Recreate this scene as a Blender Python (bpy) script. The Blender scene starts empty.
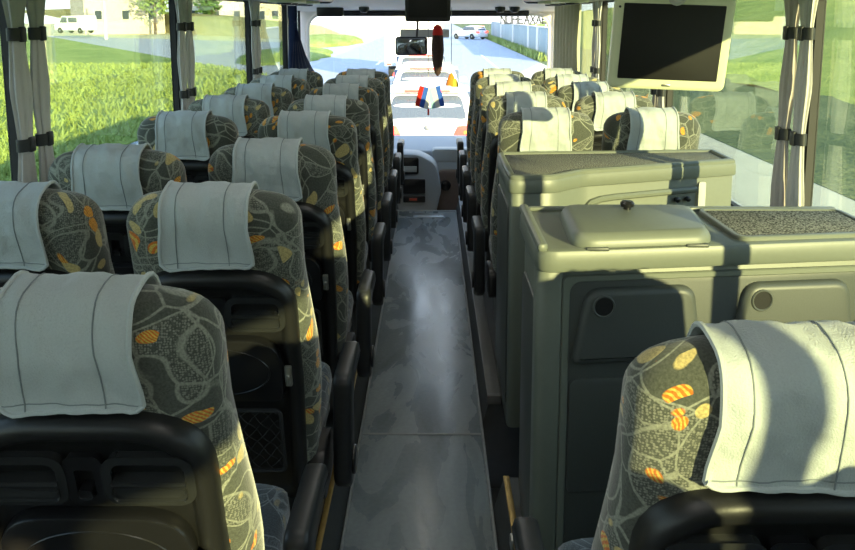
import bpy, bmesh, math, random
from mathutils import Vector, Matrix
R = math.radians
PI = math.pi
C = bpy.context.scene.collection
sc = bpy.context.scene
random.seed(7)

# ------------------------------------------------------------------ materials
def new_mat(name):
    m = bpy.data.materials.new(name); m.use_nodes = True
    nt = m.node_tree; b = nt.nodes['Principled BSDF']
    return m, nt, b
def N(nt, t, **kw):
    n = nt.nodes.new(t)
    for k, v in kw.items():
        if hasattr(n, k): setattr(n, k, v)
    return n
def L(nt, a, b): nt.links.new(a, b)
def plain(name, col, rough=0.5, metal=0.0, noise=0.0, scale=40.0, bump=0.0, spec=None, coat=0.0):
    m, nt, b = new_mat(name)
    b.inputs['Base Color'].default_value = (*col, 1); b.inputs['Roughness'].default_value = rough
    b.inputs['Metallic'].default_value = metal
    if spec is not None: b.inputs['Specular IOR Level'].default_value = spec
    if coat: b.inputs['Coat Weight'].default_value = coat
    tc = N(nt, 'ShaderNodeTexCoord')
    nz = N(nt, 'ShaderNodeTexNoise'); nz.inputs['Scale'].default_value = scale; nz.inputs['Detail'].default_value = 4
    L(nt, tc.outputs['Object'], nz.inputs['Vector'])
    if noise:
        mx = N(nt, 'ShaderNodeMix', data_type='RGBA')
        mx.inputs['A'].default_value = (*[c * (1 - noise) for c in col], 1)
        mx.inputs['B'].default_value = (*[min(1, c * (1 + noise)) for c in col], 1)
        L(nt, nz.outputs['Fac'], mx.inputs['Factor']); L(nt, mx.outputs['Result'], b.inputs['Base Color'])
    if bump:
        bp = N(nt, 'ShaderNodeBump'); bp.inputs['Strength'].default_value = bump; bp.inputs['Distance'].default_value = .01
        L(nt, nz.outputs['Fac'], bp.inputs['Height']); L(nt, bp.outputs['Normal'], b.inputs['Normal'])
    return m
def ramp(nt, src, stops):
    r = N(nt, 'ShaderNodeValToRGB'); e = r.color_ramp.elements
    while len(e) < len(stops): e.new(0.5)
    for i, (p, c) in enumerate(stops):
        e[i].position = p; e[i].color = (*c, 1) if len(c) == 3 else c
    L(nt, src, r.inputs['Fac']); return r
def mixc(nt, fac, a, b):
    mx = N(nt, 'ShaderNodeMix', data_type='RGBA')
    for s, v in ((mx.inputs['Factor'], fac), (mx.inputs['A'], a), (mx.inputs['B'], b)):
        if isinstance(v, (int, float)): s.default_value = v
        elif isinstance(v, tuple): s.default_value = (*v, 1)
        else: L(nt, v, s)
    return mx.outputs['Result']
def math_n(nt, op, a, b=None):
    n = N(nt, 'ShaderNodeMath', operation=op)
    for i, v in enumerate((a, b)):
        if v is None: continue
        if isinstance(v, (int, float)): n.inputs[i].default_value = v
        else: L(nt, v, n.inputs[i])
    return n.outputs[0]

def fabric_mat(name, tone=1.0, blue=False):
    m, nt, b = new_mat(name)
    tc = N(nt, 'ShaderNodeTexCoord'); oi = N(nt, 'ShaderNodeObjectInfo')
    add = N(nt, 'ShaderNodeVectorMath', operation='ADD')
    sh = N(nt, 'ShaderNodeVectorMath', operation='SCALE'); sh.inputs[0].default_value = (3.1, 5.7, 2.3)
    L(nt, oi.outputs['Random'], sh.inputs['Scale'])
    L(nt, tc.outputs['Object'], add.inputs[0]); L(nt, sh.outputs[0], add.inputs[1])
    # swirl the coordinates a little so the vine lines bend
    nz = N(nt, 'ShaderNodeTexNoise'); nz.inputs['Scale'].default_value = 9; nz.inputs['Detail'].default_value = 0
    L(nt, add.outputs[0], nz.inputs['Vector'])
    ws = N(nt, 'ShaderNodeVectorMath', operation='SCALE'); ws.inputs['Scale'].default_value = 0.12
    L(nt, nz.outputs['Color'], ws.inputs[0])
    w = N(nt, 'ShaderNodeVectorMath', operation='ADD'); L(nt, add.outputs[0], w.inputs[0]); L(nt, ws.outputs[0], w.inputs[1])
    ve = N(nt, 'ShaderNodeTexVoronoi', feature='DISTANCE_TO_EDGE'); ve.inputs['Scale'].default_value = 12
    vc = N(nt, 'ShaderNodeTexVoronoi', feature='F1'); vc.inputs['Scale'].default_value = 12
    L(nt, w.outputs[0], ve.inputs['Vector']); L(nt, w.outputs[0], vc.inputs['Vector'])
    line = ramp(nt, ve.outputs['Distance'], [(0.0, (1, 1, 1)), (0.015, (1, 1, 1)), (0.035, (0, 0, 0))]).outputs['Color']
    sep = N(nt, 'ShaderNodeSeparateColor'); L(nt, vc.outputs['Color'], sep.inputs[0])
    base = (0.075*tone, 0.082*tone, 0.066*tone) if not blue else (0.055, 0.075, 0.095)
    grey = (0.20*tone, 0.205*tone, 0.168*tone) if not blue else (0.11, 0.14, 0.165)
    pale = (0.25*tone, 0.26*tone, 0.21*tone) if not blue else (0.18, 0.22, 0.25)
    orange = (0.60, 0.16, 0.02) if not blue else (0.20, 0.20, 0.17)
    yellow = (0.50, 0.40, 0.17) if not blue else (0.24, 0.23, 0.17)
    fine = N(nt, 'ShaderNodeTexWave', wave_type='BANDS', bands_direction='DIAGONAL'); fine.inputs['Scale'].default_value = 70
    fine.inputs['Distortion'].default_value = 3
    L(nt, w.outputs[0], fine.inputs['Vector'])
    fi = ramp(nt, fine.outputs['Fac'], [(0.45, (0, 0, 0)), (0.6, (1, 1, 1))]).outputs['Color']
    dv = N(nt, 'ShaderNodeTexVoronoi', feature='F1'); dv.inputs['Scale'].default_value = 240; dv.inputs['Randomness'].default_value = .5
    L(nt, add.outputs[0], dv.inputs['Vector'])
    dots = ramp(nt, dv.outputs['Distance'], [(0.38, (1, 1, 1)), (0.52, (0, 0, 0))]).outputs['Color']
    hatch = mixc(nt, dots, base, grey)
    sel1 = ramp(nt, sep.outputs[0], [(0.48, (0, 0, 0)), (0.50, (1, 1, 1))]).outputs['Color']
    c1 = mixc(nt, sel1, base, hatch)
    # small blossoms
    v2 = N(nt, 'ShaderNodeTexVoronoi', feature='F1'); v2.inputs['Scale'].default_value = 24
    L(nt, w.outputs[0], v2.inputs['Vector'])
    s2 = N(nt, 'ShaderNodeSeparateColor'); L(nt, v2.outputs['Color'], s2.inputs[0])
    blob = ramp(nt, v2.outputs['Distance'], [(0.42, (1, 1, 1)), (0.47, (0, 0, 0))]).outputs['Color']
    pick = ramp(nt, s2.outputs[0], [(0.76, (0, 0, 0)), (0.77, (1, 1, 1))]).outputs['Color']
    bl = math_n(nt, 'MULTIPLY', blob, pick)
    ypick = ramp(nt, s2.outputs[1], [(0.45, (0, 0, 0)), (0.47, (1, 1, 1))]).outputs['Color']
    flow = mixc(nt, ypick, yellow, mixc(nt, fi, orange, (0.62, 0.42, 0.08) if not blue else grey))
    sc3 = N(nt, 'ShaderNodeMapping'); sc3.inputs['Rotation'].default_value = (.6, .9, .3); L(nt, w.outputs[0], sc3.inputs['Vector'])
    ve2 = N(nt, 'ShaderNodeTexVoronoi', feature='DISTANCE_TO_EDGE'); ve2.inputs['Scale'].default_value = 9; L(nt, sc3.outputs[0], ve2.inputs['Vector'])
    line2 = ramp(nt, ve2.outputs['Distance'], [(0.0, (1, 1, 1)), (0.012, (1, 1, 1)), (0.026, (0, 0, 0))]).outputs['Color']
    c2 = mixc(nt, line2, mixc(nt, line, c1, pale), pale)
    c3 = mixc(nt, bl, c2, flow)
    tiny = N(nt, 'ShaderNodeTexNoise'); tiny.inputs['Scale'].default_value = 260
    L(nt, tc.outputs['Object'], tiny.inputs['Vector'])
    t2 = ramp(nt, tiny.outputs['Fac'], [(0.3, (0.72, 0.72, 0.72)), (0.7, (1.25, 1.25, 1.25))]).outputs['Color']
    mu = N(nt, 'ShaderNodeMix', data_type='RGBA', blend_type='MULTIPLY'); mu.inputs['Factor'].default_value = 1
    L(nt, c3, mu.inputs['A']); L(nt, t2, mu.inputs['B'])
    L(nt, mu.outputs['Result'], b.inputs['Base Color'])
    b.inputs['Roughness'].default_value = 0.92; b.inputs['Specular IOR Level'].default_value = 0.15
    b.inputs['Sheen Weight'].default_value = 0.35; b.inputs['Sheen Roughness'].default_value = 0.5
    bp = N(nt, 'ShaderNodeBump'); bp.inputs['Strength'].default_value = .25; bp.inputs['Distance'].default_value = .003
    L(nt, tiny.outputs['Fac'], bp.inputs['Height']); L(nt, bp.outputs['Normal'], b.inputs['Normal'])
    return m

def cloth_mat(name, col, bump=.35):
    m, nt, b = new_mat(name)
    tc = N(nt, 'ShaderNodeTexCoord'); oi = N(nt, 'ShaderNodeObjectInfo')
    add = N(nt, 'ShaderNodeVectorMath', operation='ADD')
    sh = N(nt, 'ShaderNodeVectorMath', operation='SCALE'); sh.inputs[0].default_value = (3.1, 5.7, 2.3)
    L(nt, oi.outputs['Random'], sh.inputs['Scale']); L(nt, tc.outputs['Object'], add.inputs[0]); L(nt, sh.outputs[0], add.inputs[1])
    nz = N(nt, 'ShaderNodeTexNoise'); nz.inputs['Scale'].default_value = 11; nz.inputs['Detail'].default_value = 2
    L(nt, add.outputs[0], nz.inputs['Vector'])
    fine = N(nt, 'ShaderNodeTexNoise'); fine.inputs['Scale'].default_value = 350
    L(nt, tc.outputs['Object'], fine.inputs['Vector'])
    hsum = math_n(nt, 'ADD', nz.outputs['Fac'], math_n(nt, 'MULTIPLY', fine.outputs['Fac'], 0.06))
    bp = N(nt, 'ShaderNodeBump'); bp.inputs['Strength'].default_value = bump; bp.inputs['Distance'].default_value = .03
    L(nt, hsum, bp.inputs['Height']); L(nt, bp.outputs['Normal'], b.inputs['Normal'])
    c = mixc(nt, fine.outputs['Fac'], tuple(x*.9 for x in col), tuple(min(1, x*1.1) for x in col))
    L(nt, c, b.inputs['Base Color'])
    b.inputs['Roughness'].default_value = 0.9; b.inputs['Specular IOR Level'].default_value = 0.15
    b.inputs['Sheen Weight'].default_value = 0.2
    return m

def glass_mat(name, tint, refl=1.0):
    m = bpy.data.materials.new(name); m.use_nodes = True; nt = m.node_tree; nt.nodes.clear()
    out = N(nt, 'ShaderNodeOutputMaterial'); tr = N(nt, 'ShaderNodeBsdfTransparent'); gl = N(nt, 'ShaderNodeBsdfGlossy')
    tr.inputs['Color'].default_value = (*tint, 1); gl.inputs['Roughness'].default_value = 0.01
    gl.inputs['Color'].default_value = (refl, refl, refl, 1)
    fr = N(nt, 'ShaderNodeFresnel'); fr.inputs['IOR'].default_value = 1.5
    geo = N(nt, 'ShaderNodeNewGeometry')
    # same reflection from either side of the pane
    mx = N(nt, 'ShaderNodeMixShader'); L(nt, tr.outputs[0], mx.inputs[1]); L(nt, gl.outputs[0], mx.inputs[2])
    lw = N(nt, 'ShaderNodeLayerWeight'); lw.inputs['Blend'].default_value = 0.5
    p = math_n(nt, 'POWER', lw.outputs['Facing'], 5.0)
    f = math_n(nt, 'ADD', math_n(nt, 'MULTIPLY', p, 1.0), 0.045)
    L(nt, f, mx.inputs[0]); L(nt, mx.outputs[0], out.inputs[0])
    return m

def grass_mat(name, a, b_, c):
    m, nt, b = new_mat(name)
    tc = N(nt, 'ShaderNodeTexCoord')
    n1 = N(nt, 'ShaderNodeTexNoise'); n1.inputs['Scale'].default_value = 0.35; n1.inputs['Detail'].default_value = 5
    n2 = N(nt, 'ShaderNodeTexNoise'); n2.inputs['Scale'].default_value = 7; n2.inputs['Detail'].default_value = 6
    L(nt, tc.outputs['Object'], n1.inputs['Vector']); L(nt, tc.outputs['Object'], n2.inputs['Vector'])
    k = math_n(nt, 'ADD', math_n(nt, 'MULTIPLY', n1.outputs['Fac'], 0.5), math_n(nt, 'MULTIPLY', n2.outputs['Fac'], 0.5))
    r = ramp(nt, k, [(0.36, a), (0.5, b_), (0.64, c)])
    L(nt, r.outputs['Color'], b.inputs['Base Color']); b.inputs['Roughness'].default_value = 0.95
    b.inputs['Specular IOR Level'].default_value = 0.1
    bp = N(nt, 'ShaderNodeBump'); bp.inputs['Strength'].default_value = .8; bp.inputs['Distance'].default_value = .15
    L(nt, n2.outputs['Fac'], bp.inputs['Height']); L(nt, bp.outputs['Normal'], b.inputs['Normal'])
    return m

def floor_mat():
    m, nt, b = new_mat('aisle linoleum')
    tc = N(nt, 'ShaderNodeTexCoord')
    n1 = N(nt, 'ShaderNodeTexNoise'); n1.inputs['Scale'].default_value = 5; n1.inputs['Detail'].default_value = 8; n1.inputs['Distortion'].default_value = 1.5
    mp = N(nt, 'ShaderNodeMapping'); mp.inputs['Scale'].default_value = (1.0, 0.35, 1.0)
    L(nt, tc.outputs['Object'], mp.inputs['Vector']); L(nt, mp.outputs[0], n1.inputs['Vector'])
    n2 = N(nt, 'ShaderNodeTexNoise'); n2.inputs['Scale'].default_value = 60; n2.inputs['Detail'].default_value = 5
    L(nt, tc.outputs['Object'], n2.inputs['Vector'])
    k = math_n(nt, 'ADD', math_n(nt, 'MULTIPLY', n1.outputs['Fac'], .75), math_n(nt, 'MULTIPLY', n2.outputs['Fac'], .25))
    r = ramp(nt, k, [(0.33, (0.15, 0.18, 0.20)), (0.5, (0.23, 0.27, 0.295)), (0.68, (0.34, 0.385, 0.41))])
    L(nt, r.outputs['Color'], b.inputs['Base Color'])
    rr = ramp(nt, n1.outputs['Fac'], [(0.33, (0.20, 0.20, 0.20)), (0.7, (0.36, 0.36, 0.36))])
    L(nt, rr.outputs['Color'], b.inputs['Roughness'])
    return m

def carpet_mat(name, a, c, scale=210):
    m, nt, b = new_mat(name)
    tc = N(nt, 'ShaderNodeTexCoord'); n = N(nt, 'ShaderNodeTexNoise'); n.inputs['Scale'].default_value = scale; n.inputs['Detail'].default_value = 3
    L(nt, tc.outputs['Object'], n.inputs['Vector'])
    r = ramp(nt, n.outputs['Fac'], [(0.40, a), (0.60, c)])
    L(nt, r.outputs['Color'], b.inputs['Base Color']); b.inputs['Roughness'].default_value = 1
    b.inputs['Specular IOR Level'].default_value = 0.05
    bp = N(nt, 'ShaderNodeBump'); bp.inputs['Strength'].default_value = .7; bp.inputs['Distance'].default_value = .006
    L(nt, n.outputs['Fac'], bp.inputs['Height']); L(nt, bp.outputs['Normal'], b.inputs['Normal'])
    return m

def emit_mat(name, col, s):
    m, nt, b = new_mat(name)
    b.inputs['Base Color'].default_value = (*col, 1); b.inputs['Emission Color'].default_value = (*col, 1)
    b.inputs['Emission Strength'].default_value = s
    return m

M = dict(
    fabric=fabric_mat('seat fabric'), fabric_blue=fabric_mat('seat cushion fabric', blue=True),
    cover=cloth_mat('grey headrest cloth', (0.47, 0.515, 0.515), .8),
    seam=plain('seam thread', (0.22, 0.25, 0.26), .9),
    piping=cloth_mat('grey piping', (0.47, 0.515, 0.515), 0.0),
    black=plain('black shell plastic', (0.013, 0.013, 0.013), .38, noise=.3, scale=300, bump=.03),
    black2=plain('black gloss plastic', (0.010, 0.010, 0.011), .28, noise=.2, scale=200),
    gloss=plain('satin black tray plastic', (0.024, 0.025, 0.025), .22, noise=.1),
    arm=plain('charcoal armrest plastic', (0.022, 0.024, 0.026), .42, noise=.2, scale=90),
    net=plain('black elastic cord', (0.03, 0.03, 0.03), .8),
    metal=plain('brushed metal', (0.42, 0.42, 0.40), .35, 1.0, noise=.1),
    frame_metal=plain('grey painted steel', (0.16, 0.16, 0.155), .5, .3, noise=.15),
    chrome=plain('worn catch', (0.45, 0.45, 0.40), .3, .8),
    cab=plain('grey green moulded plastic', (0.155, 0.172, 0.140), .42, noise=.06, scale=60, bump=.015),
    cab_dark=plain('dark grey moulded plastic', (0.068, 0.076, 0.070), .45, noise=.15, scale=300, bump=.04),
    carpet=carpet_mat('speckled worktop carpet', (0.03, 0.032, 0.03), (0.34, 0.34, 0.29)),
    podium=plain('podium linoleum', (0.06, 0.065, 0.065), .6, noise=.2, scale=25),
    floor=floor_mat(),
    brass=plain('worn brass nosing', (0.45, 0.30, 0.09), .38, .75, noise=.25, scale=30),
    alu=plain('aluminium edge', (0.40, 0.41, 0.40), .4, .8, noise=.1),
    edge=plain('worn pale floor edge', (0.30, 0.32, 0.33), .5, noise=.3, scale=50),
    liner=plain('grey wall liner', (0.55, 0.54, 0.51), .7, noise=.05, bump=.02),
    ceil=plain('ceiling liner', (0.86, 0.79, 0.75), .85, noise=.05, scale=120, bump=.05),
    pillar=plain('grey pillar trim', (0.46, 0.47, 0.43), .55, noise=.06),
    rubber=plain('black rubber seal', (0.012, 0.012, 0.012), .6),
    curtain=cloth_mat('grey curtain cloth', (0.60, 0.59, 0.56), .2), curtain2=cloth_mat('pale curtain cloth', (0.52, 0.48, 0.45), .2),
    curtain_y=cloth_mat('cream curtain cloth', (0.50, 0.47, 0.32), .2),
    curtain_b=cloth_mat('navy curtain cloth', (0.012, 0.022, 0.065), .2),
    strap=plain('charcoal strap', (0.03, 0.033, 0.033), .55, noise=.2),
    glass=glass_mat('tinted side glass', (0.71, 0.76, 0.72)),
    wind=glass_mat('clear windscreen glass', (0.97, 0.985, 0.985)),
    mon=plain('pale monitor plastic', (0.62, 0.66, 0.44), .4, noise=.03),
    screen=plain('black screen', (0.012, 0.012, 0.011), .55, noise=.1, spec=.25),
    dash=plain('blue grey dashboard', (0.32, 0.36, 0.41), .5, noise=.08, scale=150, bump=.03),
    dash_lt=plain('pale dash top', (0.40, 0.42, 0.43), .45),
    brown=plain('brown panel', (0.20, 0.15, 0.13), .6, noise=.1),
    red_btn=plain('red digits', (0.5, 0.08, 0.05), .4),
    asphalt=plain('asphalt', (0.30, 0.33, 0.38), .85, noise=.12, scale=2.5, bump=.1),
    asphalt2=plain('side road asphalt', (0.36, 0.37, 0.37), .85, noise=.1, scale=1.5),
    paving=plain('pale pavement', (0.50, 0.46, 0.33), .9, noise=.1, scale=1),
    line=plain('white road paint', (0.75, 0.75, 0.72), .7),
    grass=grass_mat('verge grass', (0.13, 0.19, 0.04), (0.21, 0.28, 0.07), (0.32, 0.36, 0.11)),
    blade=plain('grass blades', (0.235, 0.31, 0.075), .8, noise=.35, scale=.8),
    scrub=grass_mat('scrub grass', (0.07, 0.10, 0.05), (0.12, 0.15, 0.07), (0.18, 0.20, 0.10)),
    bank=grass_mat('bank grass', (0.20, 0.26, 0.06), (0.32, 0.36, 0.09), (0.44, 0.45, 0.12)),
    dry=grass_mat('dry field', (0.50, 0.45, 0.22), (0.62, 0.58, 0.34), (0.66, 0.66, 0.42)),
    leaf=plain('tree leaves', (0.10, 0.20, 0.04), .8, noise=.5, scale=2),
    leaf2=plain('pale tree leaves', (0.22, 0.32, 0.08), .8, noise=.4, scale=2),
    bark=plain('bark', (0.13, 0.10, 0.07), .9, noise=.3, scale=12, bump=.5),
    wallp=plain('pale blue wall panel', (0.27, 0.35, 0.38), .7, noise=.05, scale=1),
    wallw=plain('white wall panel', (0.62, 0.62, 0.62), .7),
    sign=plain('dark sign letters', (0.02, 0.025, 0.035), .6),
    hwall=plain('house plaster', (0.70, 0.62, 0.50), .9, noise=.06, scale=1),
    hwall2=plain('white house plaster', (0.78, 0.76, 0.72), .9, noise=.04, scale=1),
    hroof=plain('tile roof', (0.42, 0.17, 0.09), .85, noise=.2, scale=4),
    hglass=plain('house window', (0.06, 0.08, 0.10), .15),
    carw=plain('white car paint', (0.80, 0.81, 0.82), .25, coat=.6),
    cars=plain('silver car paint', (0.55, 0.60, 0.64), .28, .3, coat=.6),
    carglass=plain('dark car glass', (0.08, 0.10, 0.14), .08),
    tail=emit_mat('tail light red', (1.0, 0.03, 0.02), 4.0),
    amber=plain('amber lens', (0.85, 0.42, 0.05), .3),
    tyre=plain('tyre', (0.02, 0.02, 0.02), .8),
    plate=plain('number plate', (0.8, 0.8, 0.78), .5),
    red=cloth_mat('red cloth', (0.62, 0.03, 0.02), .1), blue=cloth_mat('blue cloth', (0.04, 0.12, 0.55), .1),
    white=cloth_mat('white cloth', (0.75, 0.75, 0.75), .1), orange=cloth_mat('orange cloth', (0.85, 0.25, 0.04), .1),
    yellow=cloth_mat('yellow cloth', (0.85, 0.62, 0.08), .1), lblue=cloth_mat('pale blue cloth', (0.35, 0.60, 0.75), .1),
    fur=plain('dark brown plush', (0.055, 0.028, 0.022), .95, noise=.5, scale=60, bump=.6),
    string=plain('grey string', (0.35, 0.35, 0.35), .8),
    lamp=emit_mat('added fill lamp diffuser', (1.0, 0.97, 0.90), 2.0),  # glow of the added fill lamps, not a seen source
    mirror=plain('mirror face', (0.45, 0.50, 0.55), .05, 1.0),
)

# ------------------------------------------------------------------ mesh helpers
def ident(p): return Vector(p)
class MB:
    def __init__(s): s.bm = bmesh.new(); s.mats = []
    def face(s, vs, mi=0):
        try: f = s.bm.faces.new(vs)
        except ValueError: return
        f.material_index = mi
    def loft(s, rings, closed=True, cap0=True, cap1=True, mi=0):
        V = [[s.bm.verts.new(p) for p in r] for r in rings]
        n = len(V[0])
        for a, b in zip(V, V[1:]):
            for i in range(n if closed else n - 1):
                j = (i + 1) % n; s.face((a[i], a[j], b[j], b[i]), mi)
        if closed and cap0: s.face(list(reversed(V[0])), mi)
        if closed and cap1: s.face(V[-1], mi)
        return V
    def slab(s, pts, f, t0, t1, ch=0.0, mi=0):
        n = len(pts)
        if ch > 0: layers = [(ch, t0), (ch*.3, t0 + ch*.3), (0, t0 + ch), (0, t1 - ch), (ch*.3, t1 - ch*.3), (ch, t1)]
        else: layers = [(0, t0), (0, t1)]
        s.loft([[f(u, v, t) for u, v in inset(pts, d)] for d, t in layers], mi=mi)
    def ring(s, outer, inner, f, t0, t1, ch=0.0, mi=0):
        a = [(o, t0) for o in (0,)]
        R4 = [(outer, 0, t0), (outer, 0, t1 - ch), (outer, ch, t1), (inner, -ch, t1), (inner, 0, t1 - ch), (inner, 0, t0)]
        V = [[s.bm.verts.new(f(u, v, t)) for u, v in inset(p, d)] for p, d, t in R4]
        V.append(V[0]); n = len(outer)
        for a, b in zip(V, V[1:]):
            for i in range(n):
                j = (i + 1) % n; s.face((a[i], a[j], b[j], b[i]), mi)
    def box(s, x0, x1, y0, y1, z0, z1, b=0.0, mi=0, tf=ident):
        b = min(b, (x1-x0)*.45, (y1-y0)*.45, (z1-z0)*.45)
        s.slab(rrect((x0+x1)/2, (y0+y1)/2, x1-x0, y1-y0, b*1.2, 3) if b else [(x0, y0), (x1, y0), (x1, y1), (x0, y1)],
               lambda u, v, t: tf((u, v, t)), z0, z1, b, mi)
    def tube(s, pts, r, n=8, mi=0, closed=False, tf=ident, taper=None):
        pts = [Vector(p) for p in pts]; rings = []; up = Vector((0, 0, 1)); prev = None
        m = len(pts)
        for i, p in enumerate(pts):
            if closed: d = pts[(i+1) % m] - pts[i-1]
            else: d = pts[min(i+1, m-1)] - pts[max(i-1, 0)]
            d.normalize()
            if prev is None:
                a = d.cross(up)
                if a.length < .1: a = d.cross(Vector((1, 0, 0)))
            else:
                a = prev - d * prev.dot(d)
            a.normalize(); prev = a; b = d.cross(a)
            rr = r if taper is None else taper[i]
            rings.append([tf(p + a*math.cos(2*PI*k/n)*rr + b*math.sin(2*PI*k/n)*rr) for k in range(n)])
        if closed: rings.append(rings[0]); s.loft(rings, cap0=False, cap1=False, mi=mi)
        else: s.loft(rings, mi=mi)
    def lathe(s, prof, tf=ident, n=20, mi=0):
        s.loft([[tf((r*math.cos(2*PI*k/n), r*math.sin(2*PI*k/n), z)) for k in range(n)] for r, z in prof], mi=mi)
    def build(s, name, mat, parent=None, smooth=True, ang=35):
        bmesh.ops.remove_doubles(s.bm, verts=s.bm.verts, dist=1e-6)
        bmesh.ops.recalc_face_normals(s.bm, faces=s.bm.faces)
        me = bpy.data.meshes.new(name); s.bm.to_mesh(me); s.bm.free()
        for m in (mat if isinstance(mat, (list, tuple)) else [mat]): me.materials.append(m)
        if smooth:
            for p in me.polygons: p.use_smooth = True
            try: me.set_sharp_from_angle(angle=R(ang))
            except Exception: pass
        o = bpy.data.objects.new(name, me); C.objects.link(o)
        if parent is not None: o.parent = parent
        return o
def rrect(cx, cy, w, h, r, n=5):
    r = max(1e-4, min(r, w/2 - 1e-4, h/2 - 1e-4)); P = []
    for sx, sy, a0 in ((1, -1, -90), (1, 1, 0), (-1, 1, 90), (-1, -1, 180)):
        for k in range(n + 1):
            a = R(a0 + 90*k/n)
            P.append((cx + sx*(w/2 - r) + r*math.cos(a), cy + sy*(h/2 - r) + r*math.sin(a)))
    return P
def rpoly(corners, n=5):
    """polygon with a radius per corner: (x, y, r)"""
    P = []; m = len(corners)
    for i, (x, y, r) in enumerate(corners):
        p = Vector((x, y)); a = Vector(corners[i-1][:2]) - p; b = Vector(corners[(i+1) % m][:2]) - p
        if r <= 0: P.append((x, y)); continue
        la, lb = a.length, b.length; a.normalize(); b.normalize()
        th = a.angle(b); d = min(r/math.tan(th/2), la*.49, lb*.49)
        p0 = p + a*d; p1 = p + b*d
        for k in range(n + 1):
            t = k/n; q = p0*(1-t)**2 + p*2*t*(1-t) + p1*t*t
            P.append((q.x, q.y))
    return P
def inset(pts, d):
    if d == 0: return pts
    n = len(pts); ar = sum(pts[i-1][0]*pts[i][1] - pts[i][0]*pts[i-1][1] for i in range(n)); sg = 1 if ar > 0 else -1
    out = []
    for i in range(n):
        a = Vector(pts[i]) - Vector(pts[i-1]); b = Vector(pts[(i+1) % n]) - Vector(pts[i])
        if a.length > 1e-9: a.normalize()
        if b.length > 1e-9: b.normalize()
        t = a + b
        if t.length < 1e-6: out.append(pts[i]); continue
        t.normalize(); nrm = Vector((-t.y, t.x))*sg
        c = max(.35, abs(t.dot(a)) if a.length else 1)
        out.append((pts[i][0] + nrm.x*d/c, pts[i][1] + nrm.y*d/c))
    return out

def tag(o, label=None, cat=None, group=None, kind=None):
    if label: o['label'] = label
    if cat: o['category'] = cat
    if group: o['group'] = group
    if kind: o['kind'] = kind
    return o
def thing(name, label, cat, loc=(0, 0, 0), rz=0, group=None):
    o = bpy.data.objects.new(name, None); C.objects.link(o); o.empty_display_size = .1
    o.location = loc; o.rotation_euler = (0, 0, rz)
    return tag(o, label, cat, group)
def dup(o, loc=None, rz=None, label=None, parent=None, scale=None, swap=None):
    kids = list(o.children)
    c = o.copy(); C.objects.link(c)
    if parent is not None: c.parent = parent
    if swap and c.type == 'MESH':
        pass
    for ch in kids: dup(ch, parent=c)
    if loc is not None: c.location = loc
    if rz is not None: c.rotation_euler = (0, 0, rz)
    if scale is not None: c.scale = scale
    if label: c['label'] = label
    return c
def struct(o): o['kind'] = 'structure'; return o
def XYZ(u, v, t): return Vector((u, v, t))
def XZ(u, v, t): return Vector((u, t, v))       # outline in x-z, extruded along y
def YZ(u, v, t): return Vector((t, u, v))       # outline in y-z, extruded along x

# ------------------------------------------------------------------ dimensions (metres, aisle floor z=0, bus runs along +Y)
XL, XR = -1.34, 1.27          # inner faces of the side walls
POD = 0.12                    # seat podium height
SILL, WTOP = 0.90, 1.80
YB, YF = -2.6, 8.35           # rear wall, windscreen

# ------------------------------------------------------------------ the shell of the coach
b = MB(); b.box(-.297, .215, YB, 6.85, -.06, 0, .004); struct(b.build('floor', M['floor']))
b = MB()
b.box(-.295, .213, 3.055, 3.07, 0, .0025, .001)
b.tube([(-.290, YB, .003), (-.290, 6.84, .003)], .006, 6); b.tube([(.208, YB, .003), (.208, 6.84, .003)], .006, 6)
b.box(-.297, .215, 6.82, 6.86, -.03, .004, .003)
struct(b.build('trim_1', M['edge']))
b = MB(); b.box(-.16, .10, 6.60, 6.74, .001, .006, .002)
for x in (-.12, .06): b.lathe([(.010, .006), (.010, .009), (.004, .010)], lambda p, x=x: Vector((p[0]+x, p[1]+6.67, p[2])), 10)
tag(b.build('floor_hatch', M['alu']), 'pale metal plate screwed down at the front end of the aisle', 'plate')
b = MB()
b.slab([(XL, -.4), (-.297, -.4), (-.297, 0), (-.335, POD), (XL, POD)], XZ, YB, 6.95)
struct(b.build('floor_left', M['podium']))
b = MB()
b.slab([(.215, -.4), (XR, -.4), (XR, POD), (.250, POD), (.215, 0)], XZ, YB, 2.56)
b.slab([(.215, -.4), (XR, -.4), (XR, POD), (.250, POD), (.215, 0)], XZ, 3.16, 6.95)
b.box(.215, XR, 2.56, 3.16, -.4, -.30)
struct(b.build('floor_right', M['podium']))
b = MB(); b.box(XL, XR, 6.85, 8.4, -.42, -.36); struct(b.build('floor_front', M['podium']))
# nosings
b = MB(); b.box(.246, .268, YB, 2.56, POD, POD+.008, .003)
o = tag(b.build('step_nosing', M['brass']), 'worn brass edging strip on the right of the aisle beside the near cabinet', 'edging')
b = MB(); b.box(.238, .272, 2.20, 2.24, POD-.02, POD+.016, .004); b.build('clamp', M['metal'], o)
b = MB(); b.box(-.349, -.330, YB, 6.9, POD, POD+.008, .003)
tag(b.build('step_nosing', M['brass']), 'worn brass edging strip along the left of the aisle under the seats', 'edging')
b = MB(); b.box(.232, .29, 3.16, 6.9, POD, POD+.008, .003); b.box(.232, .29, 3.14, 3.165, POD-.03, POD+.010, .004)
tag(b.build('step_nosing', M['frame_metal']), 'ribbed grey metal edging on the right of the aisle beyond the cabinets', 'edging')

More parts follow.
